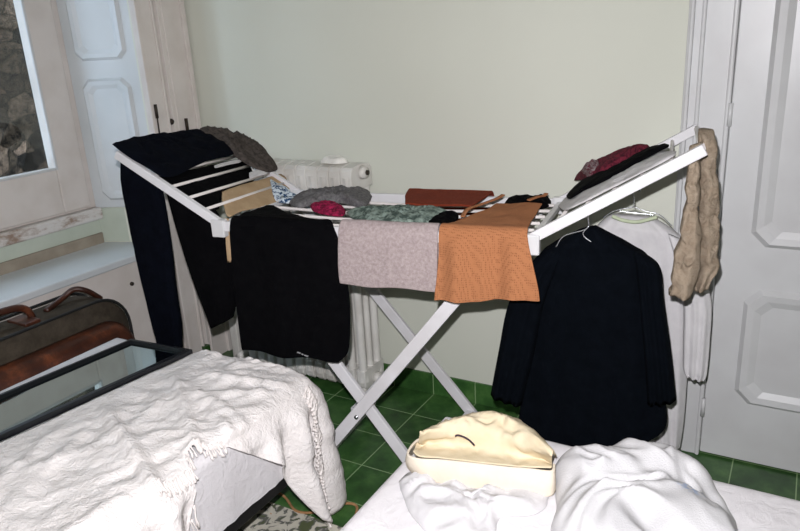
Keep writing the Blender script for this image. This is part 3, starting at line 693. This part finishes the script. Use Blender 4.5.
CR = [(PZ(a, b, .53), PZ(c, d, .53), h, w_) for a, b, c, d, h, w_ in ((104, 408, 156, 486, .016, .016), (156, 486, 150, 540, .012, .02), (60, 425, -20, 500, .012, .022), (175, 376, 196, 450, .012, .014), (196, 450, 204, 520, .012, .014),
    (210, 400, 270, 440, .010, .018), (215, 415, 250, 452, .010, .014), (190, 395, 262, 392, .009, .018), (205, 375, 285, 385, .010, .016), (120, 500, 60, 540, .010, .02), (30, 470, 100, 440, .007, .02))]
def crease(q):
    t = 0
    for a, b, h, w_ in CR:
        d = (b-a); d.z = 0; p = Vector((q.x-a.x, q.y-a.y, 0)); k = max(0, min(1, p.dot(d)/d.dot(d))); r = (p-d*k).length+.006*noise.noise(p*30)
        t += h*math.exp(-(r/w_)**2)
    return t
rows = []; NP, NI, NO = 170, 60, 34; hemline = []
for i in range(NP+1):
    p = i/NP; I = inner(p); O = outer(p); a = outer(min(1, p+.004)); c = outer(max(0, p-.004)); tg = (a-c).normalized(); nr = Vector((tg.y, -tg.x, 0)); nr = nr if nr.x > -.3 and (nr.x > .2 or nr.y > 0) else -nr
    h = hang(p); row = []
    stop = 1+min(0, h)/max(.1, (O-I).length)
    for k in range(NI):
        u = k/(NI-1)*stop; q = I.lerp(O, u); e = (1-u)*(O-I).length
        z = .512-max(0, .05-e)**2*6
        f1 = ridge((q.x*1.0+q.y*.5, q.y*.8-q.x*.4, 0), 5.5, 7)
        f2 = ridge((q.x-q.y*.8, q.y*.4+q.x*.5, 0), 10, 9)
        amp = min(1, .15+u*2.2)
        z += (.010*max(0, f1)+.006*f2+1.2*crease(q)+.002*ridge((q.x, q.y, 0), 24, 12)+.003*fb(q, 30, 2, 2))*amp
        row.append(Vector((q.x, q.y, max(z, .508))))
    last = row[-1]; hh = max(h, .0)
    for k in range(1, NO+1):
        d = hh*k/NO; zz = lerp(last.z, .507, min(1, k/3))-d
        fl = .02+.06*d+(.018+.05*d)*math.sin(i*.55+.6*math.sin(d*9))*min(1, d/.1)+.008*ridge((O.x+O.y, d, 0), 9, 5)
        b = min(1, d/.05)
        q = last.lerp(Vector((O.x, O.y, 0)), b); q = Vector((O.x, O.y, 0)) if h > 0 else Vector((last.x, last.y, 0))
        row.append(Vector((q.x+nr.x*fl*b, q.y+nr.y*fl*b, max(zz, .02))) if hh > 0 else Vector((last.x, last.y, last.z-.0003*k)))
    rows.append(row); hemline.append((row[-1], nr, h))
obj('throw_cloth', gridmesh(rows), F_throw, th, True, [('solid', .005, 0)])
# fringe: knotted tassels along the hem and along the folded band
def tassel(bm, p, dirs, L, r=.0017, sd=0):
    rnd = random.Random(sd); q = Vector(p); pts = [q]
    for k in range(5):
        q = q+dirs*(L/5)+Vector((rnd.uniform(-1, 1), rnd.uniform(-1, 1), rnd.uniform(-.6, .6)))*L*.06; pts.append(q)
    tube(bm, pts, r, 5, True, lambda t: 1.9 if t < .12 else (1.1 if t < .8 else 1.8))
bm = bmesh.new()
for i in range(0, NP+1, 1):
    P_, nr, h = hemline[i]; p = i/NP
    if p < pB-.005 and h > .05:
        for k in range(2): tassel(bm, P_+Vector((0, .006*k, 0)), Vector((.12, .05, -1)), .06, sd=i*2+k)
obj('hem_fringe', bm, F_fringe, th)
bm = bmesh.new()
for i in range(int(pA*NP)-2, int(pC*NP)):
    P_ = rows[i][NI-1]
    for k in range(3): tassel(bm, P_+Vector((0, .004*k, .004)), Vector((.4, .0, -.75)), .045, sd=900+i*3+k)
hf = obj('hem_fringe', bm, F_fringe, th)
bm = bmesh.new(); i0 = int((pD+.004)*NP)
for k in range(0, NO):
    for q in range(3):
        A_ = rows[i0][NI+k-1]; B_ = rows[i0][min(NI+k, NI+NO-1)]; P_ = A_.lerp(B_, q/3)+Vector((.006, .003, 0))
        d = (rows[i0-5][NI+k-1]-P_).normalized()+Vector((.25, .0, -.7)); tassel(bm, P_, d.normalized(), .04, .0024, 3000+k*3+q)
obj('band_fringe', bm, F_fringe, th)

# framed mirror on the left bed
mr = thing('framed_mirror', 'black framed rectangular glass mirror lying on the left bed', 'mirror', (-.6, -1.25, .51))
mc = [Vector((-.775, -1.60, .513)), Vector((-.715, -.945, .513)), Vector((-.435, -.922, .513)), Vector((-.518, -1.57, .513))]
def inset(pts, d):
    c = sum(pts, Vector())/4; out = []
    for i in range(4):
        a = (pts[(i+1) % 4]-pts[i]).normalized(); b = (pts[(i-1) % 4]-pts[i]).normalized(); s = (a+b); s = s/ (a.cross(b).length); out.append(pts[i]+s*d)
    return out
i1 = inset(mc, .015); i2 = inset(mc, .022)
bm = bmesh.new(); Z = Vector((0, 0, 1)); L = [[bm.verts.new(p+Z*h) for p in q] for q, h in ((mc, 0), (mc, .018), (i1, .02), (i1, .004))]
for A, B in zip(L, L[1:]):
    for k in range(4): bm.faces.new((A[k], A[(k+1) % 4], B[(k+1) % 4], B[k]))
bm.faces.new(L[0]); obj('frame', bm, plain('black_frame', rgb(20, 22, 26), .35), mr, False, [('bevel', .002, 2)])
bm = bmesh.new(); L = [[bm.verts.new(p+Z*h) for p in q] for q, h in ((i1, .0065), (i2, .0085))]
for k in range(4): bm.faces.new((L[0][k], L[0][(k+1) % 4], L[1][(k+1) % 4], L[1][k]))
bm.faces.new(L[1]); obj('mirror_glass', bm, M['mirror'], mr, False)

# cream hat on the right bed
ht = thing('cream_hat', 'cream jersey cap with wide band and dark squiggle, on the right bed', 'hat', tuple(PZ(480, 470, .505)))
def loft(name, lines, mat, sol, nj=5, wr=0):
    rr = [smooth_path([PZ(x, y, z) for x, y in pts], 8) for z, pts in lines]
    cols = [smooth_path([r[i] for r in rr], nj) for i in range(len(rr[0]))]
    rows = [[c[j]+Vector((0, 0, wr*ridge((c[j].x, c[j].y, 0), 24, 3)*min(1, j/8))) for c in cols] for j in range(len(cols[0]))]
    return obj(name, gridmesh(rows), mat, ht, True, [('solid', sol, 0), ('sub', 1)])
B0 = [(432, 446), (416, 450), (407, 464), (419, 477), (440, 483), (470, 488), (505, 492), (530, 495), (550, 496), (555, 489)]
B1 = [(432, 436), (417, 440), (408, 453), (418, 458), (440, 459), (470, 462), (505, 466), (530, 468), (551, 470), (554, 463)]
loft('hat_band', [(.508, B0), (.54, [((a+c)/2+(-1 if k < 4 else 0), (b+d)/2+1) for k, ((a, b), (c, d)) in enumerate(zip(B0, B1))]), (.568, B1)], F_band, .006)
loft('hat_crown', [(.562, [(413, 452), (420, 457), (442, 458.5), (472, 462), (505, 465.5), (530, 467.5), (552, 468)]),
  (.55, [(417, 444), (430, 447), (450, 448), (475, 452), (500, 456), (524, 459), (552, 464)]),
  (.585, [(419, 441), (434, 440), (453, 437), (478, 437), (500, 439), (520, 448), (552, 462)]),
  (.605, [(420, 439), (435, 434), (454, 428), (478, 424), (500, 424), (522, 436), (552, 460)]),
  (.60, [(420, 437), (436, 430), (455, 423), (478, 417.5), (501, 417.5), (526, 430), (554, 457)]),
  (.52, [(422, 437), (440, 427), (458, 421), (480, 418.5), (505, 420), (532, 434), (557, 461)])], F_cream, .004, 6, .013)
bm = bmesh.new(); tube(bm, smooth_path([PZ(x, y, z)+Vector((.004, -.012, .01)) for x, y, z in ((456, 437, .585), (459, 436, .588), (465, 438, .586), (470, 441, .58), (475, 446, .572))], 6), .0022, 6)
obj('squiggle_print', bm, plain('dark_thread', rgb(48, 32, 48), .8), ht)

wc = heap('white_undershirt', [PZ(x, y, .505) for x, y in ((399, 481), (410, 472), (430, 478), (480, 486), (545, 488), (548, 500), (535, 514), (500, 518), (490, 540), (440, 542), (416, 520), (404, 500))], flat(.503), .035, F_white, None, 21, 16, .7)
tag(wc, 'crumpled white cotton undershirt on the right bed, beneath the cream cap', 'shirt')
def towelm():
    m = fabric('white_terry_blue_print', rgb(206, 205, 205), rgb(200, 199, 200), weave=300, mottle=8, bstr=.6); nt = m.node_tree; bs = nt.nodes['Principled BSDF']
    c = PZ(690, 492, .57); src = bs.inputs['Base Color'].links[0].from_socket
    gm = nt.nodes.new('ShaderNodeNewGeometry'); ds = N(nt, 'ShaderNodeVectorMath', _operation='DISTANCE'); nt.links.new(gm.outputs['Position'], ds.inputs[0]); ds.inputs[1].default_value = c
    a = ramp(nt, ds.outputs['Value'], [(.015, (1, 1, 1, 1)), (.04, (0, 0, 0, 1))])
    n = N(nt, 'ShaderNodeTexNoise', Scale=90, Detail=2); nt.links.new(gm.outputs['Position'], n.inputs['Vector']); b = ramp(nt, n.outputs[0], [(.5, (0, 0, 0, 1)), (.58, (.6, .6, .6, 1))])
    mu = nt.nodes.new('ShaderNodeMixRGB'); mu.blend_type = 'MULTIPLY'; mu.inputs[0].default_value = 1; nt.links.new(a, mu.inputs[1]); nt.links.new(b, mu.inputs[2])
    mx = nt.nodes.new('ShaderNodeMixRGB'); nt.links.new(mu.outputs[0], mx.inputs[0]); nt.links.new(src, mx.inputs[1]); mx.inputs[2].default_value = rgb(130, 160, 205); nt.links.new(mx.outputs[0], bs.inputs['Base Color']); return m
bt_ = heap('bath_towel', [PZ(x, y, .505) for x, y in ((553, 478), (562, 466), (600, 460), (640, 455), (680, 465), (706, 478), (722, 500), (738, 535), (740, 600), (650, 620), (580, 590), (552, 540), (556, 505))], flat(.503), .105, towelm(), None, 23, 7.5, .40, 36, 150)
tag(bt_, 'bundled white terry towel with faint blue print on the right bed', 'towel')

# ================================================================== SUITCASE
sc_ = thing('suitcase', 'brown leather and dark canvas travel bag between the left bed and window wall', 'suitcase', (-1.02, -1.15, 0))
F_canvas = fabric('dark_brown_canvas', rgb(74, 66, 56), rgb(54, 48, 40), weave=500, mottle=20)
def leatherm():
    m, nt, bs = newmat('brown_leather'); bs.inputs['Roughness'].default_value = .4
    n = N(nt, 'ShaderNodeTexNoise', Scale=9, Detail=8, Roughness=.7); nt.links.new(coords(nt), n.inputs['Vector'])
    nt.links.new(ramp(nt, n.outputs[0], [(.35, rgb(40, 20, 14)), (.55, rgb(72, 38, 24)), (.75, rgb(128, 70, 42))]), bs.inputs['Base Color']); bump(nt, bs, n.outputs[0], .3); return m
F_leather = leatherm()
def rbox(x0, x1, prof, y0, y1): pass
def bagloft(secs, ny=26):   # secs: (y, zscale) outline of bag cross-section x-z
    pass
# body: cross-section in y-z (rounded), extruded in x with bulge
def bagring(x, grow, z1=.61, y0=-1.62, y1=-.755, z0=.03):
    c = []; R = .13
    def arc(cy, cz, a0, a1, n=8):
        for i in range(n+1):
            a = lerp(a0, a1, i/n); c.append(Vector((x, cy+(R+grow)*math.cos(a), cz+(R+grow)*math.sin(a))))
    arc(y1-R, z1-R, 0, PI/2); arc(y0+R, z1-R, PI/2, PI)
    R2 = R; arc(y0+R, z0+R, PI, 1.5*PI); arc(y1-R, z0+R, 1.5*PI, 2*PI)
    return c
def bag(name, xs, mat, **k):
    rows = [bagring(x, g, **k) for x, g in xs]; bm = gridmesh(rows, True); bm.verts.ensure_lookup_table(); n = len(rows[0]); m = len(rows)
    bm.faces.new([bm.verts[i] for i in range(n)]); bm.faces.new([bm.verts[(m-1)*n+i] for i in range(n)])
    return obj(name, bm, mat, sc_, True)
bag('canvas_shell', [(-1.165, -.03), (-1.155, -.01), (-1.12, 0), (-1.05, .004), (-.985, 0), (-.96, -.006)], F_canvas)
bag('leather_front', [(-.962, -.012), (-.945, -.012), (-.91, -.025), (-.895, -.045)], F_leather, z1=.54)
for x in (-1.15, -.962):
    bm = bmesh.new(); rg = bagring(x, .003); tube(bm, rg+[rg[0]], .006, 6, False); obj('piping', bm, M['dark'], sc_)
bm = bmesh.new(); tube(bm, smooth_path([(-1.05, -1.38, .615), (-1.05, -1.36, .66), (-1.05, -1.28, .675), (-1.05, -1.15, .67), (-1.05, -1.10, .65), (-1.05, -1.085, .615)], 5), .013, 10); obj('handle', bm, F_leather, sc_)
for y in (-1.34, -1.12):
    bm = bmesh.new(); box(bm, (-1.10, y-.03, .606), (-.99, y+.03, .622)); obj('handle_tab', bm, F_leather, sc_, False, [('bevel', .004, 2)])
bm = bmesh.new(); tube(bm, smooth_path([(-1.05, -1.03, .618), (-1.07, -.95, .632), (-1.06, -.90, .655), (-1.04, -.86, .64), (-1.05, -.80, .585)], 6), .011, 8); obj('shoulder_strap', bm, F_leather, sc_)

# ================================================================== RUG
def rugm():
    m, nt, bs = newmat('floral_rug'); bs.inputs['Roughness'].default_value = .95
    co = coords(nt)
    v = N(nt, 'ShaderNodeTexNoise', Scale=26, Detail=3, Distortion=.8); nt.links.new(co, v.inputs['Vector'])
    c = ramp(nt, v.outputs[0], [(.38, rgb(84, 92, 60)), (.45, rgb(104, 104, 100)), (.5, rgb(200, 196, 180)), (.68, rgb(206, 202, 188)), (.75, rgb(190, 134, 80))])
    nt.links.new(c, bs.inputs['Base Color']); n = N(nt, 'ShaderNodeTexNoise', Scale=400); nt.links.new(co, n.inputs['Vector']); bump(nt, bs, n.outputs[0], .6); return m
rg = thing('floral_rug', 'small floral rug with golden scalloped edge on the tiles between the beds', 'rug', (.1, -1.4, 0))
bm = bmesh.new(); box(bm, (-.30, -1.9, .001), (.46, -.93, .008)); obj('rug_field', bm, rugm(), rg, False)
bm = bmesh.new(); tube(bm, smooth_path([(-.28, -.93, .009), (-.16, -.88, .009), (-.05, -.93, .009), (.02, -.90, .009), (.07, -.83, .009), (.12, -.82, .009), (.16, -.88, .009), (.25, -.93, .009), (.34, -.9, .009), (.45, -.93, .009)], 8), .005, 6); 
for v in bm.verts: v.co.z = max(.001, v.co.z)
obj('rug_edging', bm, fabric('golden_edging', rgb(176, 136, 96), rgb(140, 104, 70)), rg)
